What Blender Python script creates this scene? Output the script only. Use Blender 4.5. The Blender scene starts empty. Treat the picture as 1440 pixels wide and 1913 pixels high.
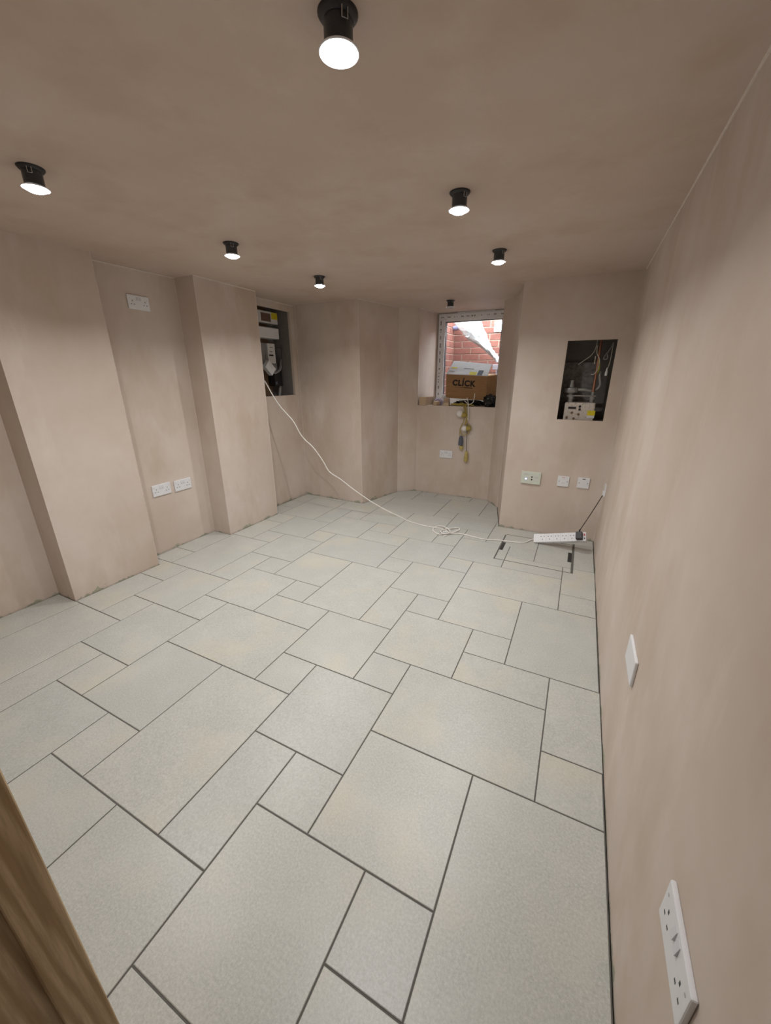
import bpy, bmesh, math, random
from mathutils import Vector, Matrix
random.seed(7)
S = 0.2                      # one plan unit = the 200 mm module of the floor tiles
MM = 1.0 / 200.0             # millimetres -> plan units
scn = bpy.context.scene
col = scn.collection

# ------------------------------------------------------------------ camera
F_PX = 714.536
CAM = Vector((2.7384434, -4.87784803, 6.45900131))
RX = Vector((0.896415791, 0.443213272, -0.000851241))
RY = Vector((0.146936218, -0.298995017, -0.942874184))
RZ = Vector((-0.418148869, 0.845082230, -0.333147937))
cd = bpy.data.cameras.new('camera')
cd.sensor_fit = 'HORIZONTAL'; cd.sensor_width = 36.0
cd.lens = F_PX / 1440.0 * 36.0
cd.clip_start = 0.01; cd.clip_end = 100
cam = bpy.data.objects.new('camera', cd); col.objects.link(cam)
M = Matrix.Identity(4)
for i in range(3):
    M[i][0] = RX[i]; M[i][1] = -RY[i]; M[i][2] = -RZ[i]; M[i][3] = CAM[i] * S
cam.matrix_world = M
scn.camera = cam

# ------------------------------------------------------------------ world, exposure
SKY = 20.0
LAMP = 5.4
w = bpy.data.worlds.new('sky'); scn.world = w; w.use_nodes = True
bg = w.node_tree.nodes['Background']
bg.inputs['Color'].default_value = (0.84, 0.90, 1.0, 1); bg.inputs['Strength'].default_value = SKY
scn.view_settings.view_transform = 'Standard'
scn.view_settings.look = 'None'
scn.view_settings.gamma = 1.0
scn.view_settings.use_curve_mapping = False
scn.view_settings.exposure = 0.0

def px(x, y, ax, val):
    """direction of a photo pixel met with the plane axis=val (plan units)"""
    d = RX * ((x - 720) / F_PX) + RY * ((y - 956.5) / F_PX) + RZ
    t = (val - CAM[ax]) / d[ax]
    return CAM + d * t

# ------------------------------------------------------------------ materials
def new_mat(name):
    m = bpy.data.materials.new(name); m.use_nodes = True
    nt = m.node_tree
    return m, nt, nt.nodes['Principled BSDF']

def N(nt, typ, **kw):
    n = nt.nodes.new(typ)
    for k, v in kw.items():
        if k in ('operation', 'blend_type', 'data_type', 'noise_dimensions', 'feature', 'wave_type', 'bands_direction'):
            setattr(n, k, v)
        else:
            n.inputs[k].default_value = v
    return n

def ramp(nt, fac, stops):
    r = nt.nodes.new('ShaderNodeValToRGB')
    el = r.color_ramp.elements
    el[0].position, el[0].color = stops[0][0], (*stops[0][1], 1)
    el[1].position, el[1].color = stops[1][0], (*stops[1][1], 1)
    for p, c in stops[2:]:
        e = el.new(p); e.color = (*c, 1)
    nt.links.new(fac, r.inputs[0])
    return r.outputs[0]

def mixc(nt, fac, a, b, mode='MIX'):
    n = nt.nodes.new('ShaderNodeMix'); n.data_type = 'RGBA'; n.blend_type = mode
    for sock, v in ((0, fac), (6, a), (7, b)):
        if hasattr(v, 'is_output'): nt.links.new(v, n.inputs[sock])
        elif isinstance(v, (int, float)): n.inputs[sock].default_value = v
        else: n.inputs[sock].default_value = (*v, 1)
    return n.outputs[2]

def scaled(nt, vec, sc, rot=(0, 0, 0)):
    n = nt.nodes.new('ShaderNodeMapping'); n.inputs['Scale'].default_value = sc; n.inputs['Rotation'].default_value = rot
    nt.links.new(vec, n.inputs['Vector']); return n.outputs[0]

def noise(nt, vec, scale, detail=4, rough=0.55, out='Fac'):
    n = nt.nodes.new('ShaderNodeTexNoise')
    n.inputs['Scale'].default_value = scale; n.inputs['Detail'].default_value = detail
    n.inputs['Roughness'].default_value = rough
    nt.links.new(vec, n.inputs['Vector']); return n.outputs[out]

def maprange(nt, v, a, b, c=0., d=1.):
    n = nt.nodes.new('ShaderNodeMapRange')
    for i, q in enumerate((a, b, c, d)): n.inputs[i + 1].default_value = q
    nt.links.new(v, n.inputs[0]); return n.outputs[0]

def bump(nt, bsdf, h, strength, dist):
    b = nt.nodes.new('ShaderNodeBump'); b.inputs['Strength'].default_value = strength
    b.inputs['Distance'].default_value = dist
    nt.links.new(h, b.inputs['Height']); nt.links.new(b.outputs[0], bsdf.inputs['Normal'])

def simple(name, c, rough=0.5, metal=0.0, var=0.08, spec=0.5):
    m, nt, b = new_mat(name)
    geo = nt.nodes.new('ShaderNodeNewGeometry')
    f = noise(nt, geo.outputs['Position'], 40, 3)
    lo = tuple(x * (1 - var) for x in c); hi = tuple(min(1, x * (1 + var)) for x in c)
    nt.links.new(ramp(nt, f, [(0.3, lo), (0.7, hi)]), b.inputs['Base Color'])
    b.inputs['Roughness'].default_value = rough; b.inputs['Metallic'].default_value = metal
    b.inputs['Specular IOR Level'].default_value = spec
    return m

def emissive(name, c, strength):
    m, nt, b = new_mat(name)
    b.inputs['Base Color'].default_value = (*c, 1)
    b.inputs['Emission Color'].default_value = (*c, 1)
    b.inputs['Emission Strength'].default_value = strength
    return m

def make_plaster(name, base, deep, pale, streak):
    m, nt, b = new_mat(name)
    geo = nt.nodes.new('ShaderNodeNewGeometry'); pos = geo.outputs['Position']
    big = noise(nt, pos, 1.3, 5, 0.6)
    c = ramp(nt, big, [(0.30, deep), (0.52, base), (0.72, pale)])
    st = noise(nt, scaled(nt, pos, streak), 2.6, 5, 0.55)
    c = mixc(nt, maprange(nt, st, 0.50, 0.72, 0, 0.35), c, pale)
    st2 = noise(nt, scaled(nt, pos, (1.0, 1.0, 0.28), (0.65, 0.5, 0.0)), 4.2, 6, 0.72)
    c = mixc(nt, maprange(nt, st2, 0.54, 0.74, 0, 0.42), c, tuple(x * 1.12 for x in pale))
    damp = noise(nt, scaled(nt, pos, (1.0, 1.0, 0.42)), 3.1, 4, 0.6)
    c = mixc(nt, maprange(nt, damp, 0.52, 0.68, 0, 0.45), c, tuple(x * y for x, y in zip(deep, (0.9, 0.85, 0.75))))
    # bare green board showing in ragged patches at the very foot of the walls
    sep = nt.nodes.new('ShaderNodeSeparateXYZ'); nt.links.new(pos, sep.inputs[0])
    rag = noise(nt, pos, 9.0, 5, 0.7)
    band = nt.nodes.new('ShaderNodeMath'); band.operation = 'MULTIPLY_ADD'
    nt.links.new(rag, band.inputs[0]); band.inputs[1].default_value = 0.20; band.inputs[2].default_value = -0.099
    dif = nt.nodes.new('ShaderNodeMath'); dif.operation = 'SUBTRACT'
    nt.links.new(band.outputs[0], dif.inputs[0]); nt.links.new(sep.outputs[2], dif.inputs[1])
    c = mixc(nt, maprange(nt, dif.outputs[0], 0.0, 0.006, 0, 0.75), c, (0.30, 0.33, 0.24))
    nt.links.new(c, b.inputs['Base Color'])
    b.inputs['Roughness'].default_value = 0.62
    b.inputs['Specular IOR Level'].default_value = 0.35
    bump(nt, b, st, 0.10, 0.004)
    return m

MAT = {}
MAT['plaster'] = make_plaster('pink_plaster', (0.63, 0.54, 0.472), (0.56, 0.46, 0.385), (0.70, 0.625, 0.57), (1.0, 1.0, 0.5))
MAT['ceiling'] = make_plaster('ceiling_plaster', (0.60, 0.49, 0.42), (0.56, 0.445, 0.37), (0.63, 0.53, 0.465), (0.25, 1.0, 1.0))

def make_tile():
    m, nt, b = new_mat('stone_effect_tile')
    geo = nt.nodes.new('ShaderNodeNewGeometry'); oi = nt.nodes.new('ShaderNodeObjectInfo')
    off = nt.nodes.new('ShaderNodeVectorMath'); off.operation = 'ADD'
    comb = nt.nodes.new('ShaderNodeMath'); comb.operation = 'MULTIPLY'; comb.inputs[1].default_value = 57.0
    nt.links.new(oi.outputs['Random'], comb.inputs[0])
    nt.links.new(geo.outputs['Position'], off.inputs[0]); nt.links.new(comb.outputs[0], off.inputs[1])
    p = off.outputs[0]
    fine = noise(nt, p, 150, 6, 0.75)
    c = ramp(nt, fine, [(0.28, (0.38, 0.39, 0.365)), (0.50, (0.485, 0.495, 0.472)), (0.72, (0.60, 0.61, 0.59))])
    cloud = noise(nt, p, 6.0, 4, 0.6)
    c = mixc(nt, maprange(nt, cloud, 0.45, 0.75, 0, 0.35), c, (0.61, 0.615, 0.585))
    warm = noise(nt, p, 3.6, 3, 0.5)
    c = mixc(nt, maprange(nt, warm, 0.52, 0.72, 0, 0.40), c, (0.61, 0.565, 0.44))
    tint = ramp(nt, oi.outputs['Random'], [(0.0, (0.965, 0.97, 0.97)), (1.0, (1.03, 1.02, 1.0))])
    c = mixc(nt, 1.0, c, tint, 'MULTIPLY')
    spk = nt.nodes.new('ShaderNodeTexVoronoi'); spk.inputs['Scale'].default_value = 130
    nt.links.new(p, spk.inputs['Vector'])
    c = mixc(nt, maprange(nt, spk.outputs['Distance'], 0.0, 0.16, 0.55, 0.0), c, (0.62, 0.62, 0.59))
    nt.links.new(c, b.inputs['Base Color'])
    b.inputs['Roughness'].default_value = 0.34
    b.inputs['Specular IOR Level'].default_value = 0.5
    bump(nt, b, fine, 0.12, 0.002)
    return m
MAT['tile'] = make_tile()

def make_wood(name, c0, c1, knot, axis_scale):
    m, nt, b = new_mat(name)
    geo = nt.nodes.new('ShaderNodeNewGeometry')
    p = scaled(nt, geo.outputs['Position'], axis_scale)
    warp = noise(nt, p, 3.0, 3, 0.5)
    wv = nt.nodes.new('ShaderNodeTexWave'); wv.wave_type = 'BANDS'; wv.bands_direction = 'DIAGONAL'
    wv.inputs['Scale'].default_value = 38; wv.inputs['Distortion'].default_value = 5.0
    wv.inputs['Detail'].default_value = 3; wv.inputs['Detail Scale'].default_value = 1.2
    nt.links.new(p, wv.inputs['Vector'])
    c = ramp(nt, wv.outputs['Fac'], [(0.15, c0), (0.85, c1)])
    c = mixc(nt, maprange(nt, warp, 0.4, 0.7, 0, 0.5), c, tuple(x * 0.86 for x in c1))
    fib = noise(nt, p, 260, 4, 0.7)
    c = mixc(nt, maprange(nt, fib, 0.42, 0.62, 0, 0.35), c, tuple(x * 0.72 for x in c0))
    vor = nt.nodes.new('ShaderNodeTexVoronoi'); vor.inputs['Scale'].default_value = 3.3
    nt.links.new(scaled(nt, geo.outputs['Position'], (1.3, 1.3, 0.9)), vor.inputs['Vector'])
    c = mixc(nt, maprange(nt, vor.outputs['Distance'], 0.03, 0.075, 0.9, 0.0), c, knot)
    nt.links.new(c, b.inputs['Base Color'])
    b.inputs['Roughness'].default_value = 0.6
    bump(nt, b, wv.outputs['Fac'], 0.1, 0.002)
    return m
MAT['pine'] = make_wood('pine_lining', (0.46, 0.32, 0.17), (0.70, 0.54, 0.34), (0.10, 0.055, 0.03), (1, 1, 0.05))
MAT['offcut'] = make_wood('softwood_offcut', (0.50, 0.37, 0.24), (0.62, 0.48, 0.33), (0.3, 0.18, 0.1), (1, 0.2, 1))

MAT['screed'] = simple('grey_screed', (0.30, 0.29, 0.27), 0.95)
MAT['bead'] = simple('pale_plaster_bead', (0.70, 0.625, 0.57), 0.6)
MAT['grout'] = simple('dark_grout', (0.12, 0.116, 0.106), 0.9)
MAT['white'] = simple('white_plastic', (0.78, 0.79, 0.82), 0.28, var=0.02)
MAT['cream'] = simple('pale_green_plastic', (0.66, 0.70, 0.62), 0.35, var=0.03)
MAT['slot'] = simple('slot_black', (0.02, 0.02, 0.022), 0.5)
MAT['grey_print'] = simple('grey_print', (0.42, 0.43, 0.45), 0.5)
MAT['rocker'] = simple('rocker_plastic', (0.68, 0.69, 0.73), 0.22, var=0.02)
MAT['red'] = simple('red_mark', (0.62, 0.05, 0.05), 0.4)
MAT['dim_blue'] = emissive('standby_light', (0.65, 0.78, 1.0), 1.2)
MAT['black'] = simple('black_plastic', (0.014, 0.014, 0.016), 0.4)
MAT['can'] = simple('dark_can_metal', (0.055, 0.06, 0.066), 0.35, 0.3)
MAT['steel'] = simple('bright_steel', (0.55, 0.55, 0.56), 0.3, 1.0)
MAT['lens'] = emissive('lit_lens', (0.96, 0.98, 1.0), 40.0)
MAT['lens_off'] = simple('unlit_lens', (0.55, 0.56, 0.58), 0.2)
MAT['white_cable'] = simple('white_cable', (0.82, 0.79, 0.75), 0.45)
MAT['yellow'] = simple('yellow_cable', (0.40, 0.31, 0.065), 0.5)
MAT['yellow_pale'] = simple('yellow_connector', (0.52, 0.42, 0.14), 0.5)
MAT['bulb'] = simple('white_bulb_glass', (0.82, 0.80, 0.77), 0.25, var=0.02)
MAT['slate'] = simple('blue_grey_plug', (0.10, 0.11, 0.15), 0.5)
MAT['upvc'] = simple('white_upvc', (0.80, 0.82, 0.84), 0.3, var=0.02)
MAT['gasket'] = simple('grey_gasket', (0.06, 0.06, 0.065), 0.7)
MAT['putty'] = simple('grey_sealant', (0.36, 0.33, 0.31), 0.8)
MAT['film'] = simple('protective_film', (0.80, 0.82, 0.85), 0.5, var=0.06)
MAT['print'] = simple('film_print', (0.10, 0.10, 0.13), 0.6)
MAT['mortar'] = simple('pale_mortar', (0.46, 0.39, 0.31), 0.9)
MAT['dark_board'] = simple('bare_masonry', (0.22, 0.205, 0.19), 0.9)
MAT['brown_board'] = simple('brown_meter_board', (0.21, 0.135, 0.08), 0.8)
MAT['block'] = simple('grey_blockwork', (0.27, 0.26, 0.25), 0.95, var=0.3)
MAT['copper'] = simple('copper_pipe', (0.48, 0.24, 0.16), 0.4, 0.8)
MAT['grey_metal'] = simple('grey_fitting', (0.32, 0.32, 0.31), 0.45, 0.3)
MAT['grey_box'] = simple('grey_enclosure', (0.28, 0.27, 0.27), 0.5)
MAT['label_yellow'] = simple('yellow_label', (0.72, 0.60, 0.02), 0.6)
MAT['label_brown'] = simple('brown_panel', (0.16, 0.10, 0.075), 0.5)
MAT['paper'] = simple('white_card', (0.74, 0.74, 0.74), 0.7, var=0.04)
MAT['tape'] = simple('dark_grey_tape', (0.05, 0.055, 0.07), 0.5)
MAT['lilac'] = simple('lilac_film', (0.55, 0.50, 0.60), 0.3)
MAT['stone_pale'] = simple('pale_concrete', (0.55, 0.54, 0.60), 0.9)
MAT['bag'] = simple('black_polythene', (0.012, 0.013, 0.014), 0.22)
MAT['pipe_blue'] = simple('blue_grey_pipe', (0.22, 0.22, 0.36), 0.5)
MAT['cord'] = simple('brown_cord', (0.07, 0.05, 0.035), 0.6)
MAT['dull_wire'] = simple('pale_wire', (0.58, 0.54, 0.46), 0.6)
MAT['olive_wire'] = simple('earth_wire', (0.42, 0.42, 0.08), 0.6)
MAT['ink'] = simple('black_ink', (0.02, 0.014, 0.01), 0.7)

def make_card():
    m, nt, b = new_mat('brown_cardboard')
    geo = nt.nodes.new('ShaderNodeNewGeometry')
    f = noise(nt, scaled(nt, geo.outputs['Position'], (1, 1, 6)), 14, 4)
    nt.links.new(ramp(nt, f, [(0.3, (0.36, 0.205, 0.095)), (0.7, (0.43, 0.255, 0.125))]), b.inputs['Base Color'])
    b.inputs['Roughness'].default_value = 0.85
    return m
MAT['card'] = make_card()

def make_brick():
    m, nt, b = new_mat('red_brick')
    geo = nt.nodes.new('ShaderNodeNewGeometry'); oi = nt.nodes.new('ShaderNodeObjectInfo')
    f = noise(nt, geo.outputs['Position'], 30, 5, 0.65)
    c = ramp(nt, f, [(0.3, (0.21, 0.078, 0.058)), (0.7, (0.31, 0.125, 0.092))])
    t = ramp(nt, oi.outputs['Random'], [(0, (0.82, 0.78, 0.80)), (1, (1.08, 1.08, 1.05))])
    c = mixc(nt, 1.0, c, t, 'MULTIPLY')
    nt.links.new(c, b.inputs['Base Color']); b.inputs['Roughness'].default_value = 0.85
    bump(nt, b, f, 0.4, 0.003)
    return m
MAT['brick'] = make_brick()

def make_meter():
    m, nt, b = new_mat('speckled_meter_case')
    geo = nt.nodes.new('ShaderNodeNewGeometry')
    f = noise(nt, geo.outputs['Position'], 60, 5, 0.75)
    nt.links.new(ramp(nt, f, [(0.34, (0.20, 0.15, 0.11)), (0.46, (0.62, 0.56, 0.50))]), b.inputs['Base Color'])
    b.inputs['Roughness'].default_value = 0.5
    return m
MAT['meter'] = make_meter()

def make_glass():
    m, nt, b = new_mat('window_glass')
    b.inputs['Base Color'].default_value = (0.97, 0.985, 0.98, 1)
    b.inputs['Roughness'].default_value = 0.0
    b.inputs['IOR'].default_value = 1.45
    b.inputs['Transmission Weight'].default_value = 1.0
    # a thin pane passes shadow and sky light through it as well as sight
    tr = nt.nodes.new('ShaderNodeBsdfTransparent'); tr.inputs[0].default_value = (0.96, 0.98, 0.97, 1)
    gl = nt.nodes.new('ShaderNodeBsdfGlossy'); gl.inputs['Roughness'].default_value = 0.02
    mx = nt.nodes.new('ShaderNodeMixShader'); mx.inputs[0].default_value = 0.05
    nt.links.new(tr.outputs[0], mx.inputs[1]); nt.links.new(gl.outputs[0], mx.inputs[2])
    nt.links.new(mx.outputs[0], nt.nodes['Material Output'].inputs[0])
    return m
MAT['glass'] = make_glass()

def make_sheet():
    m, nt, b = new_mat('milky_plastic_sheet')
    geo = nt.nodes.new('ShaderNodeNewGeometry')
    f = noise(nt, geo.outputs['Position'], 45, 5, 0.7)
    nt.links.new(ramp(nt, f, [(0.3, (0.70, 0.78, 0.76)), (0.6, (0.90, 0.92, 0.92))]), b.inputs['Base Color'])
    b.inputs['Roughness'].default_value = 0.25
    b.inputs['Transmission Weight'].default_value = 0.15
    bump(nt, b, f, 0.6, 0.01)
    return m
MAT['sheet'] = make_sheet()

# ------------------------------------------------------------------ builders
class MB:
    def __init__(self): self.v = []; self.f = []
    def add(self, vs, fs):
        o = len(self.v); self.v += [Vector(a) for a in vs]; self.f += [[i + o for i in q] for q in fs]; return self
    def box(self, a, b):
        x0, y0, z0 = a; x1, y1, z1 = b
        return self.add([(x0, y0, z0), (x1, y0, z0), (x1, y1, z0), (x0, y1, z0), (x0, y0, z1), (x1, y0, z1), (x1, y1, z1), (x0, y1, z1)],
                        [(3, 2, 1, 0), (4, 5, 6, 7), (0, 1, 5, 4), (1, 2, 6, 5), (2, 3, 7, 6), (3, 0, 4, 7)])
    def obox(self, c, half, rot):
        c = Vector(c); vs = []
        for sx, sy, sz in ((-1, -1, -1), (1, -1, -1), (1, 1, -1), (-1, 1, -1), (-1, -1, 1), (1, -1, 1), (1, 1, 1), (-1, 1, 1)):
            vs.append(c + rot @ Vector((sx * half[0], sy * half[1], sz * half[2])))
        return self.add(vs, [(3, 2, 1, 0), (4, 5, 6, 7), (0, 1, 5, 4), (1, 2, 6, 5), (2, 3, 7, 6), (3, 0, 4, 7)])
    def prism(self, poly, z0, z1):
        n = len(poly)
        return self.add([(x, y, z0) for x, y in poly] + [(x, y, z1) for x, y in poly],
                        [list(range(n))[::-1], list(range(n, 2 * n))] + [(i, (i + 1) % n, n + (i + 1) % n, n + i) for i in range(n)])
    def lathe(self, prof, c=(0, 0, 0), axis='z', n=24, caps=True):
        c = Vector(c); vs = []; fs = []
        for r, h in prof:
            for k in range(n):
                a = 2 * math.pi * k / n
                q = (r * math.cos(a), r * math.sin(a), h)
                if axis == 'y': q = (q[0], q[2], q[1])
                if axis == 'x': q = (q[2], q[0], q[1])
                vs.append(c + Vector(q))
        for j in range(len(prof) - 1):
            for k in range(n):
                fs.append((j * n + k, j * n + (k + 1) % n, (j + 1) * n + (k + 1) % n, (j + 1) * n + k))
        if caps:
            fs.append(list(range(n))[::-1]); fs.append([(len(prof) - 1) * n + k for k in range(n)])
        return self.add(vs, fs)
    def tube(self, pts, r, n=8, sub=6):
        P = [Vector(p) for p in pts]
        if sub > 1 and len(P) > 2:
            Q = []
            for i in range(len(P) - 1):
                p0 = P[max(i - 1, 0)]; p1 = P[i]; p2 = P[i + 1]; p3 = P[min(i + 2, len(P) - 1)]
                for k in range(sub):
                    t = k / sub
                    Q.append(0.5 * ((2 * p1) + (p2 - p0) * t + (2 * p0 - 5 * p1 + 4 * p2 - p3) * t * t + (3 * p1 - p0 - 3 * p2 + p3) * t ** 3))
            Q.append(P[-1]); P = Q
        vs = []; fs = []; up = Vector((0, 0, 1))
        prev = None
        for i, p in enumerate(P):
            d = (P[min(i + 1, len(P) - 1)] - P[max(i - 1, 0)])
            d = d.normalized() if d.length > 1e-9 else Vector((0, 0, 1))
            if prev is None:
                s = d.cross(up if abs(d.z) < 0.9 else Vector((1, 0, 0))).normalized()
            else:
                s = (prev - d * prev.dot(d)).normalized()
            prev = s; t = d.cross(s)
            for k in range(n):
                a = 2 * math.pi * k / n
                vs.append(p + s * (r * math.cos(a)) + t * (r * math.sin(a)))
        for i in range(len(P) - 1):
            for k in range(n):
                fs.append((i * n + k, i * n + (k + 1) % n, (i + 1) * n + (k + 1) % n, (i + 1) * n + k))
        fs.append(list(range(n))[::-1]); fs.append([(len(P) - 1) * n + k for k in range(n)])
        return self.add(vs, fs)
    def ball(self, c, r, sq=(1, 1, 1), n=16, rot=None):
        prof = [(math.sin(math.pi * j / 10) * r + (1e-4 if j in (0, 10) else 0), -math.cos(math.pi * j / 10) * r) for j in range(11)]
        t = MB().lathe(prof, n=n)
        vs = [Vector((v.x * sq[0], v.y * sq[1], v.z * sq[2])) for v in t.v]
        if rot is not None: vs = [rot @ v for v in vs]
        return self.add([v + Vector(c) for v in vs], t.f)
    def build(self, name, mat, parent=None, local=False, bevel=0.0, smooth=False, seg=2, kind=None):
        vs = self.v
        if parent is not None and not local:
            r = parent
            while r.parent: r = r.parent
            inv = r.matrix_basis.inverted()
            vs = [inv @ (v * S) for v in vs]
        else:
            vs = [v * S for v in vs]
        me = bpy.data.meshes.new(name); me.from_pydata(vs, [], self.f)
        bm = bmesh.new(); bm.from_mesh(me)
        bmesh.ops.recalc_face_normals(bm, faces=bm.faces)
        if bevel > 0:
            es = [e for e in bm.edges if len(e.link_faces) == 2 and e.calc_face_angle(0) > 0.6]
            bmesh.ops.bevel(bm, geom=es, offset=bevel * S, segments=seg, profile=0.6, affect='EDGES', clamp_overlap=True)
        if smooth:
            for f in bm.faces: f.smooth = True
            for e in bm.edges:
                if len(e.link_faces) == 2 and e.calc_face_angle(0) > 0.75: e.smooth = False
        bm.to_mesh(me); bm.free()
        me.materials.append(MAT[mat])
        o = bpy.data.objects.new(name, me); col.objects.link(o)
        if parent is not None: o.parent = parent
        if kind: o['kind'] = kind
        return o

def tag(o, label, cat, group=None):
    o['label'] = label; o['category'] = cat
    if group: o['group'] = group
    return o

def thing(name, label, cat, loc=(0, 0, 0), rotz=0.0, group=None):
    o = bpy.data.objects.new(name, None); col.objects.link(o)
    o.empty_display_size = 0.05
    m = Matrix.Translation(Vector(loc) * S) @ Matrix.Rotation(rotz, 4, 'Z')
    o.matrix_basis = m
    return tag(o, label, cat, group)

def struct(name, mb, mat, **kw):
    o = mb.build(name, mat, **kw); o['kind'] = 'structure'; return o

def text(name, body, size, mat, parent, mtx, depth=0.0005, bold=0.0):
    """flat lettering in local metres of parent"""
    cu = bpy.data.curves.new(name, 'FONT'); cu.body = body; cu.size = size
    cu.align_x = 'CENTER'; cu.align_y = 'CENTER'; cu.extrude = depth; cu.offset = bold; cu.space_character = 1.16
    t = bpy.data.objects.new(name + '_tmp', cu); col.objects.link(t)
    dg = bpy.context.evaluated_depsgraph_get()
    me = bpy.data.meshes.new_from_object(t.evaluated_get(dg))
    bpy.data.objects.remove(t); bpy.data.curves.remove(cu)
    me.transform(mtx); me.materials.clear(); me.materials.append(MAT[mat]); me.name = name
    o = bpy.data.objects.new(name, me); col.objects.link(o); o.parent = parent
    return o

# ------------------------------------------------------------------ the room shell
H = 9.82
def ceil_z(x, y):
    a = min(max((-6.5 - x) / 4.5, 0), 1); b = min(max((5.0 - y) / 5.0, 0), 1)
    return H - 0.10 * a * b
T = H + 0.35         # wall tops run up behind the ceiling

XR = 4.02
struct('wall_right', MB().box((XR, -10, -0.3), (4.6, 12.06, T)), 'plaster')

def panel_with_hole(mb, ax, p0, p1, a0, a1, z0, z1, ha0, ha1, hz0, hz1):
    """slab between ax=p0..p1, spanning a0..a1 along the other axis, with a rectangular hole"""
    def bx(u0, u1, w0, w1):
        if ax == 1: mb.box((u0, p0, w0), (u1, p1, w1))
        else: mb.box((p0, u0, w0), (p1, u1, w1))
    bx(a0, ha0, z0, z1); bx(ha1, a1, z0, z1); bx(ha0, ha1, z0, hz0); bx(ha0, ha1, hz1, z1)
    return mb

# right-hand chimney-side wall with the gas meter opening
struct('wall_back_right', panel_with_hole(MB(), 1, 12.06, 12.20, 0.17, XR, -0.3, T, 1.94, 3.56, 4.86, 7.72), 'plaster')
struct('wall_bay_right', MB().prism([(0.17, 12.20), (0.17, 12.07), (-0.42, 14.75), (-1.20, 15.78), (-1.20, 18.2), (4.6, 18.2), (4.6, 14.0), (0.9, 14.0), (0.9, 12.20)], -0.3, T), 'plaster')
struct('wall_meter_recess', MB().box((0.9, 13.7, 0), (4.6, 14.0, T)).box((4.03, 12.2, 0), (4.6, 13.7, T)), 'dark_board')
# bay, window wall below the sill, left block
struct('wall_window', MB().prism([(-5.5, 15.80), (-1.19, 15.78), (-1.19, 18.2), (-5.21, 18.2)], -0.3, 4.97), 'plaster')
struct('wall_bay_left', MB().prism([(-10.88, 12.37), (-7.11, 12.23), (-6.39, 15.15), (-5.50, 15.84), (-5.19, 18.2), (-13.2, 18.2), (-13.2, 12.37)], -0.3, T), 'plaster')
# left side: recess with the fuse-board opening, breasts and recesses
struct('wall_left_fuse_recess', panel_with_hole(MB(), 0, -11.14, -11.0, 8.88, 12.37, -0.3, T, 9.35, 12.10, 5.56, 9.52), 'plaster')
struct('wall_fuse_recess', MB().box((-13.2, 8.88, -0.3), (-12.2, 12.37, T)), 'dark_board')
struct('wall_left_breast', MB().box((-13.2, 5.90, -0.3), (-10.10, 8.88, T)), 'plaster')
struct('wall_left_recess', MB().box((-13.2, 2.69, -0.3), (-11.08, 5.90, T)), 'plaster')
struct('wall_left_pier', MB().box((-13.2, 0.0, -0.3), (-10.25, 2.69, T)), 'plaster')
struct('wall_left', MB().box((-13.2, -5.3, -0.3), (-11.2, 0.0, T)), 'plaster')
struct('wall_front', MB().box((-13.2, -5.3, -0.3), (0.0, -4.49, T)), 'plaster')
struct('wall_hall', MB().box((-0.6, -10.0, -0.3), (0.0, -5.3, T)).box((-0.6, -10.6, -0.3), (4.6, -10.0, T)), 'plaster')

# ceiling: one plastered sheet (it dips a little at the near left) under a slab
mb = MB()
xs = [-13.2, -11, -9.5, -8, -6.5, -3, 0, 4.6]; ys = [-10.6, -5, 0, 1.25, 2.5, 3.75, 5, 9, 13, 18.15]
idx = {}
for i, x in enumerate(xs):
    for j, y in enumerate(ys):
        idx[i, j] = len(mb.v); mb.v.append(Vector((x, y, ceil_z(x, y))))
for i in range(len(xs) - 1):
    for j in range(len(ys) - 1):
        mb.f.append([idx[i, j], idx[i + 1, j], idx[i + 1, j + 1], idx[i, j + 1]])
nb = len(mb.v)
mb.add([(-13.2, -10.6, T), (4.6, -10.6, T), (4.6, 18.15, T), (-13.2, 18.15, T)], [(0, 1, 2, 3)])
# skirts join the sheet to the slab top
for a, b, c2, d2 in ((idx[0, 0], idx[len(xs) - 1, 0], nb + 1, nb), (idx[len(xs) - 1, 0], idx[len(xs) - 1, len(ys) - 1], nb + 2, nb + 1),
                     (idx[len(xs) - 1, len(ys) - 1], idx[0, len(ys) - 1], nb + 3, nb + 2), (idx[0, len(ys) - 1], idx[0, 0], nb, nb + 3)):
    mb.f.append([a, b, c2, d2])
struct('ceiling', mb, 'ceiling')

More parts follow.
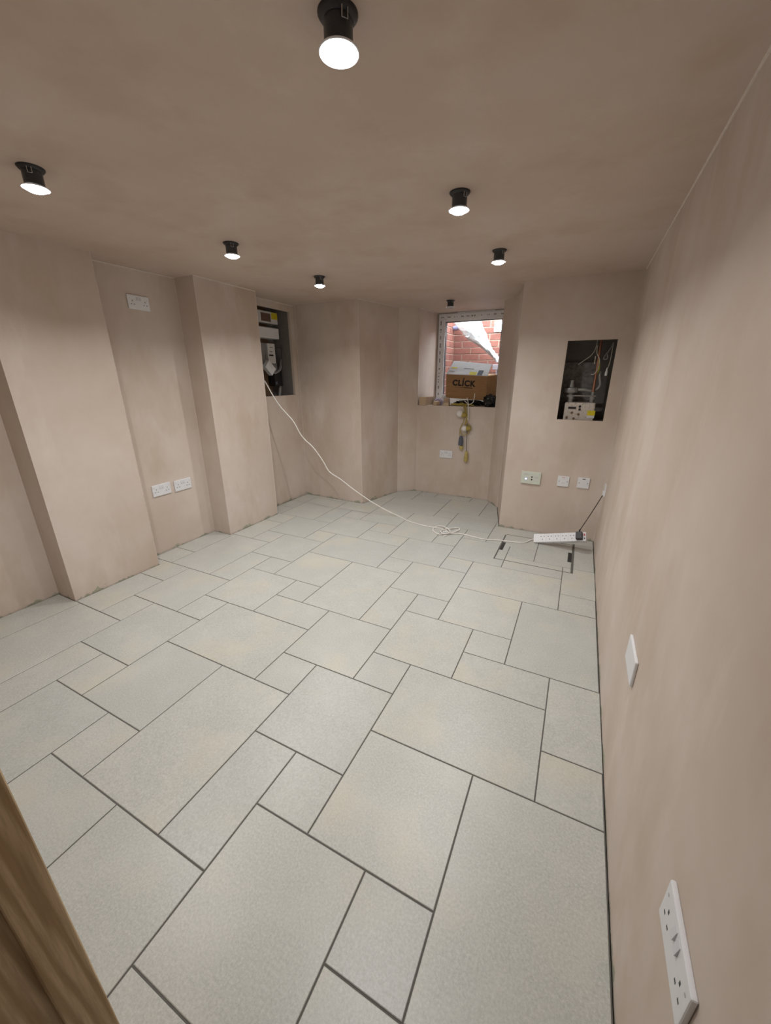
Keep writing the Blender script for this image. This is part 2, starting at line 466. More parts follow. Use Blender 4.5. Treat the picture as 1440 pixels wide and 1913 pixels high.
# ------------------------------------------------------------------ floor: grout bed and single tiles
floor = struct('floor', MB().box((-13.2, -10.6, -0.42), (4.6, 18.2, -0.14)), 'screed')
ROOM = [(4.004, -10), (4.004, 12.03), (0.15, 12.03), (-0.45, 14.74), (-1.22, 15.75), (-5.49, 15.76), (-6.36, 15.11), (-7.09, 12.19),
        (-10.86, 12.33), (-10.96, 8.90), (-10.07, 8.90), (-10.07, 5.88), (-11.05, 5.88), (-11.05, 2.71), (-10.22, 2.71),
        (-10.22, -0.02), (-11.17, -0.02), (-11.17, -4.46), (0.03, -4.46), (0.03, -10)]
MB().prism(ROOM, -0.15, -0.010).build('grout_bed', 'grout', floor)
def clip_rect(poly, x0, y0, x1, y1):
    def clip(P, ax, val, keep_gt):
        out = []
        for i in range(len(P)):
            a, b = P[i], P[(i + 1) % len(P)]
            ia = (a[ax] >= val) if keep_gt else (a[ax] <= val)
            ib = (b[ax] >= val) if keep_gt else (b[ax] <= val)
            if ia: out.append(a)
            if ia != ib:
                t = (val - a[ax]) / (b[ax] - a[ax])
                out.append((a[0] + (b[0] - a[0]) * t, a[1] + (b[1] - a[1]) * t))
        return out
    for ax, val, gt in ((0, x0, True), (0, x1, False), (1, y0, True), (1, y1, False)):
        if not poly: return []
        poly = clip(poly, ax, val, gt)
    out = []
    for p in poly:
        if not out or math.hypot(p[0] - out[-1][0], p[1] - out[-1][1]) > 1e-4: out.append(p)
    if len(out) > 1 and math.hypot(out[0][0] - out[-1][0], out[0][1] - out[-1][1]) < 1e-4: out.pop()
    return out
def area(P):
    return 0.5 * sum(P[i][0] * P[(i + 1) % len(P)][1] - P[(i + 1) % len(P)][0] * P[i][1] for i in range(len(P)))
def inset(P, d):
    n = len(P); out = []
    for i in range(n):
        a, b, c = Vector(P[i - 1]), Vector(P[i]), Vector(P[(i + 1) % n])
        e1 = (b - a).normalized(); e2 = (c - b).normalized()
        n1 = Vector((-e1.y, e1.x)); n2 = Vector((-e2.y, e2.x))
        k = 1 + n1.dot(n2)
        m = (n1 + n2) / k if k > 0.25 else n1
        out.append(tuple(b + m * d))
    return out
# the repeating set of the random-course layout: 6 x 6 modules, ten tiles of each set
SET = [(0, 0, 3, 2), (2, 3, 2, 3), (0, 4, 2, 2), (4, 5, 2, 2), (5, 2, 2, 2), (3, 1, 2, 2), (4, 3, 1, 2), (1, 2, 2, 1),
       (5, 4, 1, 1), (5, 1, 1, 1), (3, 0, 1, 1), (1, 3, 1, 1)]
JG = 0.0115
for a in range(-3, 2):
    for b in range(-2, 4):
        for (x, y, ww, hh) in SET:
            x0 = x + 6 * a; y0 = y + 6 * b
            P = clip_rect(ROOM, x0 + JG, y0 + JG, x0 + ww - JG, y0 + hh - JG)
            if len(P) < 3: continue
            if area(P) < 0: P = P[::-1]
            if area(P) < 0.03: continue
            q = inset(P, 0.008); n = len(P)
            dz = random.uniform(-0.0015, 0.0015)
            t = MB()
            t.add([(p[0], p[1], -0.06) for p in P] + [(p[0], p[1], -0.006 + dz) for p in P] + [(p[0], p[1], dz) for p in q],
                  [list(range(n))[::-1]] + [(i, (i + 1) % n, n + (i + 1) % n, n + i) for i in range(n)]
                  + [(n + i, n + (i + 1) % n, 2 * n + (i + 1) % n, 2 * n + i) for i in range(n)] + [list(range(2 * n, 3 * n))])
            t.build('floor_tile', 'tile', floor)

# pale corner beads where walls meet ceiling, 
def bead(i, a, b, r=0.016, mat='bead'):
    o = MB().tube([a, b], r, n=6, sub=1).build('trim_%d' % i, mat); o['kind'] = 'structure'
cz = ceil_z
B_ = [((XR, -4.4, H), (XR, 12.0, H)), ((-11.08, 2.69, cz(-11.08, 2.69)), (-11.08, 5.9, H)), ((-10.10, 5.9, H), (-10.10, 8.88, H)), ((-11.0, 8.9, H), (-11.0, 12.37, H)),
      ((-7.11, 12.23, H), (-6.39, 15.15, H)), ((-5.50, 15.84, H), (-5.24, 17.9, H)), ((-10.10, 5.90, 0.05), (-10.10, 5.90, H)), ((-10.10, 8.88, 0.05), (-10.10, 8.88, H)),
      ((-10.25, 2.69, 0.05), (-10.25, 2.69, cz(-10.25, 2.69))), ((-11.08, 5.895, 0.05), (-11.08, 5.895, H)), ((-7.11, 12.23, 0.05), (-7.11, 12.23, H)), ((0.17, 12.07, 0.05), (0.17, 12.07, H)),
      ((-5.5, 15.82, 0.05), (-5.5, 15.82, H)), ((-1.2, 15.78, 0.05), (-1.2, 15.78, H)), ((-0.42, 14.75, 0.05), (-0.42, 14.75, H)), ((-10.87, 12.365, 0.05), (-10.87, 12.365, H)), ((XR, 12.06, 0.05), (XR, 12.06, H))]
for i, (a, b) in enumerate(B_): bead(i + 1, a, b, 0.028 if i < 6 else 0.010)


# ------------------------------------------------------------------ door lining beside the camera
XJ = 0.24
dl = bpy.data.objects.new('door_1', None); col.objects.link(dl); dl['kind'] = 'structure'
dl.matrix_basis = Matrix.Translation(Vector((0.1, -4.6, 0)) * S)
MB().box((0.0, -5.32, 0), (XJ - 0.062, -4.475, H)).build('lining_jamb', 'pine', dl, bevel=0.01)
MB().box((XJ - 0.064, -4.69, 0), (XJ, -4.47, H)).build('door_stop', 'pine', dl, bevel=0.018, seg=3)

# ------------------------------------------------------------------ downlights hanging out of their ceiling holes
def downlight(x, y, lit, label):
    h = ceil_z(x, y)
    t = thing('downlight', label, 'downlight', (x, y, h), 0, 'downlights hanging from the ceiling holes')
    MB().lathe([(0.200, 0.01), (0.200, -0.010), (0.185, -0.03), (0.160, -0.055), (0.145, -0.06)], n=32).build('collar', 'black', t, True, smooth=True)
    MB().lathe([(0.145, -0.03), (0.145, -0.26), (0.152, -0.275)], n=32).build('can', 'can', t, True, smooth=True)
    MB().lathe([(0.150, -0.262), (0.205, -0.282), (0.207, -0.292), (0.198, -0.298), (0.165, -0.290), (0.150, -0.285)], n=32, caps=False).build('bezel', 'white', t, True, smooth=True)
    ln = MB().lathe([(0.166, -0.276), (0.164, -0.292), (0.150, -0.315), (0.115, -0.336), (0.06, -0.348), (0.002, -0.351)], n=32).build('lens', 'lens' if lit else 'lens_off', t, True, smooth=True)
    for s in (-1, 1):
        a = math.radians(-35) if s > 0 else math.radians(145)
        d = Vector((math.cos(a), math.sin(a), 0)); e = Vector((-d.y, d.x, 0))
        q = [d * 0.17 + e * 0.03 + Vector((0, 0, -0.03)), d * 0.165 + e * 0.03 + Vector((0, 0, -0.12)), d * 0.165 - e * 0.03 + Vector((0, 0, -0.12)), d * 0.17 - e * 0.03 + Vector((0, 0, -0.03))]
        MB().tube(q, 0.006, n=6, sub=1).build('spring_clip', 'steel', t, True)
    if lit:
        ld = bpy.data.lights.new('lamp_light', 'AREA'); ld.shape = 'DISK'; ld.size = 0.05; ld.energy = LAMP
        ld.color = (1.0, 0.985, 0.96); ld.spread = math.radians(142)
        lo = bpy.data.objects.new('lamp_light', ld); col.objects.link(lo); lo.parent = t
        lo.location = (0, 0, -0.356 * S)
    return t
downlight(0.03, -0.45, True, 'lit dark downlight in the row along the bare right wall, nearest the doorway')
downlight(0.03, 3.85, True, 'lit dark downlight in the middle of the row along the bare right wall')
downlight(0.03, 7.85, True, 'lit dark downlight in the right-wall row, nearest the gas meter opening')
downlight(-6.26, -0.30, True, 'lit dark downlight in the left row, nearest the doorway')
downlight(-6.27, 4.05, True, 'lit dark downlight in the middle of the left row, level with the high socket')
downlight(-6.27, 8.05, True, 'lit dark downlight in the left row, nearest the fuse board opening')
downlight(-3.44, 14.48, False, 'unlit dark downlight alone in the bay in front of the window')

# ------------------------------------------------------------------ wall plates
def plate_base(t, w, h, d=9, mat='white', bev=4):
    return MB().box((-w / 2 * MM, -d * MM, -h / 2 * MM), (w / 2 * MM, 0.2 * MM, h / 2 * MM)).build('face_plate', mat, t, True, bevel=bev * MM, seg=3, smooth=False)

def bx(t, name, mat, x0, x1, z0, z1, d0, d1, bevel=0.0, par=None):
    return MB().box((x0 * MM, -d1 * MM, z0 * MM), (x1 * MM, -d0 * MM, z1 * MM)).build(name, mat, par or t, True, bevel=bevel * MM)

def double_socket(loc, rotz, label):
    t = thing('double_socket', label, 'socket', loc, rotz, 'white double wall sockets')
    p = plate_base(t, 147, 87)
    for s in (-1, 1):
        cx = s * 43
        bx(t, 'earth_slot', 'slot', cx - 2.2, cx + 2.2, 4, 12, 8.6, 9.3)
        bx(t, 'pin_slot', 'slot', cx - 14, cx - 7.5, -14, -9.5, 8.6, 9.3)
        bx(t, 'pin_slot', 'slot', cx + 7.5, cx + 14, -14, -9.5, 8.6, 9.3)
    for s in (-1, 1):
        cx = s * 9.5
        r = MB()
        x0, x1 = (cx - 6) * MM, (cx + 6) * MM
        z0, z1 = 12 * MM, 34 * MM
        r.add([(x0, -8.5 * MM, z0), (x1, -8.5 * MM, z0), (x1, -8.5 * MM, z1), (x0, -8.5 * MM, z1), (x0, -13 * MM, z0), (x1, -13 * MM, z0), (x1, -9.6 * MM, z1), (x0, -9.6 * MM, z1)],
              [(0, 1, 2, 3), (7, 6, 5, 4), (0, 4, 5, 1), (1, 5, 6, 2), (2, 6, 7, 3), (3, 7, 4, 0)])
        r.build('switch_rocker', 'rocker', t, True, bevel=0.5 * MM)
    for s in (-1, 1):
        MB().lathe([(2.6 * MM, 0), (2.6 * MM, 1.2 * MM)], (s * 60.3 * MM, -9.6 * MM, 22 * MM), axis='y', n=12).build('screw_head', 'steel', t, True)
    return t

L90, R90 = math.pi / 2, -math.pi / 2
double_socket((-11.08, 4.375, 8.80), L90, 'white double socket high up on the left recess wall')
double_socket((-11.08, 3.87, 2.44), L90, 'low white double socket in the left recess, the one beside the wide pier')
double_socket((-11.08, 4.765, 2.42), L90, 'low white double socket in the left recess, the one nearer the fuse board')
double_socket((-3.68, 15.785, 2.36), 0, 'white double socket low on the wall under the window')
double_socket((XR, -2.43, 2.33), R90, 'white double socket with two rocker switches on the bare right wall by the doorway')
t = thing('blank_plate', 'plain white double blank plate on the bare right wall', 'wall plate', (XR, 1.07, 2.37), R90)
plate_base(t, 147, 87)
for s in (-1, 1):
    MB().lathe([(2.2 * MM, 0), (2.2 * MM, 0.8 * MM)], (s * 60.3 * MM, -9.2 * MM, 0), axis='y', n=12).build('screw_cap', 'white', t, True)
t = thing('flex_outlet_plate', 'white single outlet plate in the far corner of the right wall', 'wall plate', (XR, 11.12, 2.45), R90)
plate_base(t, 87, 87)
bx(t, 'outlet_boss', 'white', -14, 14, -40, -8, 8.5, 17, 3)
bx(t, 'cord_hole', 'slot', -4, 4, -41, -39.8, 10, 15)

YB = 12.06
t = thing('control_panel', 'pale green control plate with lit button on the wall below the gas meter', 'control panel', (1.265, YB, 2.41), 0)
plate_base(t, 157, 105, 14, 'cream', 3)
MB().lathe([(17 * MM, 0), (17 * MM, 1.2 * MM)], (-38 * MM, -14.8 * MM, -8 * MM), axis='y', n=24).build('button_surround', 'rocker', t, True)
MB().lathe([(7 * MM, 0), (7 * MM, 1.2 * MM)], (-38 * MM, -15.8 * MM, -10 * MM), axis='y', n=20).build('lit_button', 'dim_blue', t, True)
for z in (9, -13):
    MB().lathe([(6.5 * MM, 0), (6.0 * MM, 1.6 * MM)], (8 * MM, -15.4 * MM, z * MM), axis='y', n=20).build('round_button', 'slot', t, True)
for x0, x1, z in ((-56, -28, 33), (-58, -12, 25), (24, 62, 9), (24, 54, 1)):
    bx(t, 'printed_line', 'grey_print', x0, x1, z, z + 2.2, 13.8, 14.3)
t = thing('switch_plate', 'white square plate with two small red marks at its top edge', 'wall plate', (2.525, YB, 2.40), 0)
plate_base(t, 87, 87)
for x in (-10, 3): bx(t, 'red_mark', 'red', x, x + 6, 30, 35, 8.7, 9.4)
for s in (-1, 1):
    MB().lathe([(3 * MM, 0), (3 * MM, 1 * MM)], (s * 30 * MM, -9.6 * MM, 0), axis='y', n=12).build('screw_head', 'slot', t, True)
bx(t, 'printed_line', 'grey_print', -12, 12, -14, -12, 8.7, 9.2)
t = thing('switch_plate', 'white square plate with a dark slot at its top, beside the bare right wall', 'wall plate', (3.27, YB, 2.41), 0)
plate_base(t, 87, 87)
bx(t, 'dark_slot', 'slot', -11, 11, 30, 36, 8.7, 9.4)
for s in (-1, 1):
    MB().lathe([(3 * MM, 0), (3 * MM, 1 * MM)], (s * 30 * MM, -9.6 * MM, 0), axis='y', n=12).build('screw_head', 'slot', t, True)

# ------------------------------------------------------------------ access cover let into the floor
t = thing('access_cover', 'tiled floor access cover with dark metal edges and lifting slots', 'access cover', (1.96, 9.95, 0))
for x0, x1, y0, y1 in ((0.605, 0.655, 8.58, 11.15), (3.25, 3.33, 8.60, 11.34)):
    MB().box((x0, y0, -0.004), (x1, y1, 0.006)).build('side_edge', 'grout', t)
MB().box((0.655, 8.60, -0.004), (3.25, 8.63, 0.005)).build('front_edge', 'grout', t)
MB().box((0.655, 11.20, -0.004), (3.25, 11.225, 0.005)).build('rear_edge', 'grout', t)
MB().box((0.655, 9.5, -0.004), (0.78, 10.3, 0.008)).build('lifting_slot', 'black', t)
MB().box((3.12, 9.52, -0.004), (3.25, 10.38, 0.008)).build('lifting_slot', 'black', t)

# ------------------------------------------------------------------ extension lead: strip, cable, adapter
A = Vector((1.80, 10.93, 0.115)); B = Vector((3.66, 10.62, 0.66))
dx = (B - A).normalized(); side = Vector((0, 0, 1)).cross(dx).normalized(); upv = dx.cross(side).normalized()
# the strip lies over on its side a little: its sockets face the room
tl = math.radians(50)
upv2 = upv * math.cos(tl) - side * math.sin(tl); side2 = side * math.cos(tl) + upv * math.sin(tl)
rot = Matrix((dx, side2, upv2)).transposed()
Lh = (B - A).length / 2
st = thing('extension_strip', 'white six-way socket strip hanging with one end lifted off the floor', 'power strip', (A.x, A.y, 0))
mid = (A + B) / 2
def sbox(name, mat, x0, x1, y0, y1, z0, z1, par=None, bevel=0.0):
    c = mid + rot @ Vector(((x0 + x1) / 2, (y0 + y1) / 2, (z0 + z1) / 2))
    return MB().obox(c, ((x1 - x0) / 2, (y1 - y0) / 2, (z1 - z0) / 2), rot).build(name, mat, par or st, bevel=bevel)
hw = 0.185
sbox('body', 'white', -Lh, Lh, -hw, hw, -0.10, 0.10, bevel=0.02)
step = (2 * Lh - 0.30) / 6
for k in range(6):
    cx = -Lh + 0.22 + step * (k + 0.5)
    if k < 5:
        sbox('earth_slot', 'slot', cx - 0.012, cx + 0.012, -0.085, -0.045, 0.098, 0.103)
        for s in (-1, 1): sbox('pin_slot', 'slot', cx + s * 0.058 - 0.02, cx + s * 0.058 + 0.02, 0.045, 0.068, 0.098, 0.103)
        sbox('joint_line', 'grey_print', cx + step / 2 - 0.003, cx + step / 2 + 0.003, -hw + 0.02, hw - 0.02, 0.098, 0.1015)
sbox('switch', 'red', Lh - 0.075, Lh - 0.03, 0.03, 0.11, 0.098, 0.125)
sbox('neon', 'slot', Lh - 0.07, Lh - 0.035, -0.10, -0.05, 0.098, 0.11)
pl = thing('plug', 'black plug in the end of the white strip with its taut brown cord', 'plug', tuple(mid + rot @ Vector((Lh - 0.25, 0, 0.1))))
cx = Lh - 0.22
pc = mid + rot @ Vector((cx, 0, 0.1 + 0.085))
MB().obox(pc, (0.115, 0.15, 0.085), rot).build('plug_body', 'black', pl, bevel=0.03, seg=3)
top = mid + rot @ Vector((cx, 0.15, 0.19)); neck = top + Vector((0.01, 0.02, 0.10))
MB().tube([top - rot @ Vector((0, 0.02, 0)), neck], 0.03, n=10, sub=1).build('strain_relief', 'black', pl, smooth=True)
end = Vector((XR - 13 * MM, 11.12, 2.45 - 40 * MM))
MB().tube([neck - Vector((0, 0, 0.03)), neck + (end - neck) * 0.33 + Vector((0, 0, -0.035)), neck + (end - neck) * 0.66 + Vector((0, 0, -0.03)), end], 0.017, n=8).build('cord', 'cord', pl, smooth=True)

# the white lead: comes out of the fuse board opening, sags across the corner, lands and runs to the strip
P0 = Vector((-10.55, 9.36, 0)); P1 = Vector((-4.45, 11.22, 0))
nrm = Vector((-(P1 - P0).y, (P1 - P0).x, 0)).normalized()
def on_plane(x, y):
    d = RX * ((x - 720) / F_PX) + RY * ((y - 956.5) / F_PX) + RZ
    t_ = (P0 - CAM).dot(nrm) / d.dot(nrm)
    return CAM + d * t_
pts = [Vector((-11.55, 9.55, 6.9)), Vector((-11.05, 9.42, 6.62))]
for q in ((494, 712), (508, 736), (524, 760), (547, 786), (560, 809), (570, 822), (585, 836), (603, 861), (615, 881), (637, 896), (660, 914), (690, 935), (712, 948), (731, 958)):
    pts.append(on_plane(*q))
FZ = 0.026
for q in ((744, 964), (762, 973), (784, 980), (805, 984.5), (822, 987)):
    v = px(q[0], q[1], 2, FZ); pts.append(v)
for i in range(14, 18):
    if pts[i].z < FZ: pts[i].z = FZ
knot = px(831, 990, 2, FZ)
e1 = px(808, 988, 2, FZ); e2 = px(859, 988, 2, FZ)
# loops of the hank
for q, z in (((838, 995), 0.05), ((820, 998), 0.03), ((809, 991), 0.03), ((813, 984), 0.04), ((826, 983), 0.06), ((838, 989), 0.09), ((840, 995), 0.10), ((828, 997), 0.10),
             ((824, 991), 0.10), ((842, 987), 0.06), ((856, 986.5), 0.03), ((858, 990), 0.03), ((848, 994), 0.05), ((838, 996), 0.06)):
    pts.append(px(q[0], q[1], 2, z))
for q in ((862, 997.5), (885, 1003), (905, 1007.5), (930, 1009), (955, 1012), (978, 1013.5)):
    pts.append(px(q[0], q[1], 2, FZ))
pts.append(A - dx * 0.12 + Vector((0, 0, -0.03))); pts.append(A + dx * 0.03)
wl = thing('extension_cable', 'long white extension lead sagging from the fuse board opening across the tiles', 'cable', (P1.x, P1.y, 0))
MB().tube(pts, 0.025, n=8, sub=6).build('lead', 'white_cable', wl, smooth=True)
tie = px(831, 994, 2, 0.07)
MB().obox(tie, (0.10, 0.05, 0.045), Matrix.Rotation(0.5, 3, 'Z')).build('hank_tie', 'paper', wl, bevel=0.015)
tail = px(831, 1001, 2, 0.02)
MB().obox(tail, (0.045, 0.11, 0.012), Matrix.Rotation(-0.25, 3, 'Z')).build('tie_tail', 'paper', wl)

# ------------------------------------------------------------------ window
win = bpy.data.objects.new('window_1', None); col.objects.link(win); win['kind'] = 'structure'
win.matrix_basis = Matrix.Translation(Vector((-3.4, 17.9, 4.97)) * S)
WX0, WX1, WZ0, WZ1, WY = -5.17, -1.25, 4.97, 9.76, 17.92
FT = 0.40
def rail(x0, x1, z0, z1, name):
    return MB().box((x0, WY, z0), (x1, WY + 0.33, z1)).build(name, 'upvc', win, bevel=0.03)
rail(WX0, WX0 + FT, WZ0, WZ1, 'frame_jamb'); rail(WX1 - FT, WX1, WZ0, WZ1, 'frame_jamb')
rail(WX0 + FT, WX1 - FT, WZ1 - FT, WZ1, 'frame_head'); rail(WX0 + FT, WX1 - FT, WZ0, WZ0 + FT, 'frame_cill')
# grey gasket line around the pane
g = MB()
gx0, gx1, gz0, gz1 = WX0 + FT, WX1 - FT, WZ0 + FT, WZ1 - FT
for a in ((gx0, gz0, gx0 + 0.03, gz1), (gx1 - 0.03, gz0, gx1, gz1), (gx0, gz1 - 0.03, gx1, gz1), (gx0, gz0, gx1, gz0 + 0.03)):
    g.box((a[0], WY + 0.05, a[1]), (a[2], WY + 0.25, a[3]))
g.build('gasket', 'gasket', win)
MB().box((gx0, WY + 0.13, gz0), (gx1, WY + 0.16, gz1)).build('pane', 'glass', win)
# protective film with its print on jamb and head
MB().box((WX0 + 0.03, WY - 0.004, WZ0 + 0.3), (WX0 + 0.25, WY + 0.01, WZ1 - 0.05)).build('film_strip', 'film', win)
MB().box((WX0 + 0.25, WY - 0.004, WZ1 - 0.27), (WX1 - 0.02, WY + 0.01, WZ1 - 0.05)).build('film_strip', 'film', win)
pr = MB(); x = WX0 + 0.13
rr = random.Random(3)
while x < WX1 - 0.3:
    wd = rr.choice((0.20, 0.24, 0.16)); hgt = rr.choice((0.055, 0.07))
    n_l = int(wd / 0.045)
    for k in range(n_l):
        if rr.random() < 0.85:
            pr.box((x + k * 0.045, WY - 0.008, WZ1 - 0.17 - hgt / 2), (x + k * 0.045 + rr.uniform(0.02, 0.04), WY - 0.002, WZ1 - 0.17 + hgt / 2 * rr.uniform(0.6, 1)))
    x += wd + rr.uniform(0.10, 0.22)
z = WZ1 - 0.35
while z > WZ0 + 0.5:
    wd = rr.choice((0.22, 0.26, 0.18)); n_l = int(wd / 0.045)
    for k in range(n_l):
        if rr.random() < 0.85:
            pr.box((WX0 + 0.11, WY - 0.008, z - k * 0.045 - 0.033), (WX0 + 0.11 + rr.uniform(0.05, 0.08), WY - 0.002, z - k * 0.045))
    z -= wd + rr.uniform(0.10, 0.24)
pr.build('film_print', 'print', win)
# grey packing between head and ceiling, at the sides
MB().box((-5.22, WY + 0.02, WZ1), (-1.22, WY + 0.28, H + 0.02)).build('head_packer', 'putty', win)
MB().box((-4.1, WY - 0.01, WZ1 + 0.005), (-2.1, WY + 0.02, WZ1 + 0.045)).build('packer_strip', 'upvc', win)
MB().box((-5.28, WY + 0.02, WZ0), (WX0, WY + 0.28, WZ1)).box((WX1, WY + 0.02, WZ0), (-1.19, WY + 0.28, WZ1)).build('side_packer', 'putty', win)

# ------------------------------------------------------------------ light well outside: brick walls, brick by brick
YW = 20.80; XW = px(848, 640, 1, YW).x; ZT = 10.75
wb = struct('wall_lightwell_back', MB().box((-5.6, YW + 0.03, 4.2), (2.6, YW + 0.6, ZT)), 'mortar')
wl_ = struct('wall_lightwell_left', MB().box((-5.6, 18.26, 4.2), (XW - 0.03, YW + 0.03, ZT)), 'mortar')
wr_ = struct('wall_lightwell_right', MB().box((2.0, 18.26, 4.2), (2.6, YW + 0.03, ZT)), 'brick')
struct('floor_lightwell', MB().box((-5.6, 18.26, 4.0), (2.6, YW + 0.6, 4.4)), 'grout')
BL, BH, J = 1.075, 0.325, 0.05
z = 4.45; k = 0
while z + BH < ZT + 0.01:
    x = XW - (0.0 if k % 2 else (BL + J) / 2); 
    while x < 2.0:
        x0 = max(x, XW); x1 = min(x + BL, 1.99)
        if x1 - x0 > 0.15:
            MB().box((x0, YW, z), (x1, YW + 0.2, z + BH)).build('brick', 'brick', wb, bevel=0.012, seg=1)
        x += BL + J
    y = 18.27 - (0.0 if k % 2 else (BL + J) / 2)
    while y < YW - 0.05:
        y0 = max(y, 18.27); y1 = min(y + BL, YW)
        if y1 - y0 > 0.12:
            MB().box((XW - 0.2, y0, z), (XW, y1 - (J if y1 == YW else 0), z + BH)).build('brick', 'brick', wl_, bevel=0.012, seg=1)
        y += BL + J
    z += BH + J; k += 1

# things in the light well
va, vb = px(922, 620.5, 1, YW - 0.1), px(941, 600, 1, YW - 0.1)
v = thing('wall_vent', 'white square vent plate on the red brick outside the window', 'vent', (va.x, YW, va.z))
MB().box((va.x, YW - 0.10, va.z), (vb.x, YW + 0.01, vb.z)).build('vent_plate', 'upvc', v, bevel=0.02)
for k in range(4):
    MB().box((va.x + 0.06, YW - 0.125, va.z + 0.07 + k * 0.12), (vb.x - 0.06, YW - 0.09, va.z + 0.125 + k * 0.12)).build('louvre', 'upvc', v)
pz = px(848, 613, 1, 20.5)
v = thing('pipe_stub', 'blue-grey pipe stub in the corner of the brick light well', 'pipe', (XW, 20.5, pz.z - 0.12))
MB().lathe([(0.12, 0), (0.12, 0.45)], (XW - 0.02, 20.5, pz.z), axis='x', n=18).build('pipe', 'pipe_blue', v, smooth=True)
MB().lathe([(0.15, 0), (0.15, 0.10)], (XW + 0.12, 20.5, pz.z), axis='x', n=18).build('collar', 'pipe_blue', v, smooth=True)
MB().lathe([(0.07, 0), (0.07, 0.01)], (XW + 0.425, 20.5, pz.z), axis='x', n=14).build('bore', 'slot', v)
tag(MB().box((-2.05, 19.3, 4.39), (-0.8, 19.9, 6.86)).build('concrete_pier', 'stone_pale', bevel=0.03), 'upright pale concrete pier standing in the light well', 'concrete pier')
tag(MB().box((-2.25, 19.25, 6.85), (-0.8, 19.95, 7.14)).build('concrete_slab', 'stone_pale', bevel=0.03), 'pale concrete slab lying on top of the pier in the light well', 'concrete slab')

# milky plastic sheeting draped from the top of the well down to the right
rows = [((-4.90, 10.6), (-3.6, 10.6)), ((-4.86, 9.9), (-3.35, 9.9)), ((-4.80, 9.47), (-3.18, 9.45)), ((-4.35, 9.02), (-2.92, 9.0)),
        ((-3.97, 8.62), (-2.66, 8.45)), ((-3.40, 8.28), (-2.45, 8.08)), ((-2.85, 7.93), (-2.22, 7.78)), ((-2.35, 7.52), (-1.98, 7.50)), ((-2.1, 7.25), (-1.75, 7.22))]
mb = MB(); nx = 14; grid = []
rr = random.Random(11)
sub = []
for i in range(len(rows) - 1):
    for k in range(4):
        t_ = k / 4
        sub.append([tuple(rows[i][s][c] * (1 - t_) + rows[i + 1][s][c] * t_ for c in (0, 1)) for s in (0, 1)])
sub.append(rows[-1])
for i, (l, r) in enumerate(sub):
    row = []
    for j in range(nx + 1):
        t_ = j / nx
        x = l[0] * (1 - t_) + r[0] * t_; zz = l[1] * (1 - t_) + r[1] * t_
        yy = 19.55 - 0.22 * math.sin(t_ * math.pi) + 0.05 * math.sin(9 * t_ + i * 0.7) + rr.uniform(-0.03, 0.03) + (0.35 if i < 6 else 0.0) * (1 - i / 6 if i < 6 else 0)
        row.append(len(mb.v)); mb.v.append(Vector((x + rr.uniform(-0.02, 0.02), yy, zz + rr.uniform(-0.02, 0.02))))
    grid.append(row)
for i in range(len(grid) - 1):
    for j in range(nx):
        mb.f.append([grid[i][j], grid[i][j + 1], grid[i + 1][j + 1], grid[i + 1][j]])
sh = mb.build('plastic_sheet', 'sheet', smooth=True)
sm = sh.modifiers.new('thickness', 'SOLIDIFY'); sm.thickness = 0.002
tag(sh, 'milky plastic sheeting draped diagonally across the brick light well', 'plastic sheet')

# ------------------------------------------------------------------ things on the window sill
SZ = 4.97
# cardboard box, tipped slightly forward, its lid flap half open
YF = 16.62
ftl, ftr = px(833.3, 699, 1, YF + 0.02), px(910, 703, 1, YF - 0.06)
fbl, fbr = px(831.7, 743, 1, YF + 0.02), px(907.8, 749, 1, YF - 0.06)
back = Vector((0.30, 1.05, 0.10))
box = thing('cardboard_box', 'brown cardboard box lettered CLICK on the window sill with white lid flap raised', 'box', tuple(fbl))
c8 = [fbl, fbr, fbr + back, fbl + back, ftl, ftr, ftr + back, ftl + back]
MB().add(c8, [(3, 2, 1, 0), (4, 5, 6, 7), (0, 1, 5, 4), (1, 2, 6, 5), (2, 3, 7, 6), (3, 0, 4, 7)]).build('carton', 'card', box, bevel=0.035, seg=2)
# flap hinged on the front top edge, leaning back towards the glass
bl, br = px(847.8, 674, 1, YF + 0.72), px(919.5, 680, 1, YF + 0.66)
nf = (br - bl).cross(ftl - bl).normalized()
if nf.y > 0: nf = -nf
th = nf * -0.03
up0 = Vector((0, 0, 0.012))
fl = MB().add([ftl + up0, ftr + up0, br, bl, ftl + up0 + th, ftr + up0 + th, br + th, bl + th], [(0, 1, 2, 3), (7, 6, 5, 4), (0, 4, 5, 1), (1, 5, 6, 2), (2, 6, 7, 3), (3, 7, 4, 0)]).build('lid_flap', 'paper', box, bevel=0.01)
def on_flap(u0, u1, v0, v1, name, mat, lift=0.006):
    def q(u, vv): return (ftl + up0).lerp(ftr + up0, u).lerp(bl.lerp(br, u), vv) + nf * lift
    return MB().add([q(u0, v0), q(u1, v0), q(u1, v1), q(u0, v1), q(u0, v0) - nf * lift, q(u1, v0) - nf * lift, q(u1, v1) - nf * lift, q(u0, v1) - nf * lift],
                    [(0, 1, 2, 3), (7, 6, 5, 4), (0, 4, 5, 1), (1, 5, 6, 2), (2, 6, 7, 3), (3, 7, 4, 0)]).build(name, mat, fl)
on_flap(0.56, 0.73, 0.03, 0.25, 'yellow_label', 'label_yellow')
on_flap(0.75, 0.87, 0.03, 0.42, 'dark_tape', 'tape')
on_flap(0.05, 0.19, 0.44, 0.52, 'yellow_print', 'label_yellow')
on_flap(0.02, 0.17, 0.20, 0.26, 'grey_print', 'grey_print')
on_flap(0.36, 0.62, 0.47, 0.50, 'hand_slot', 'tape')
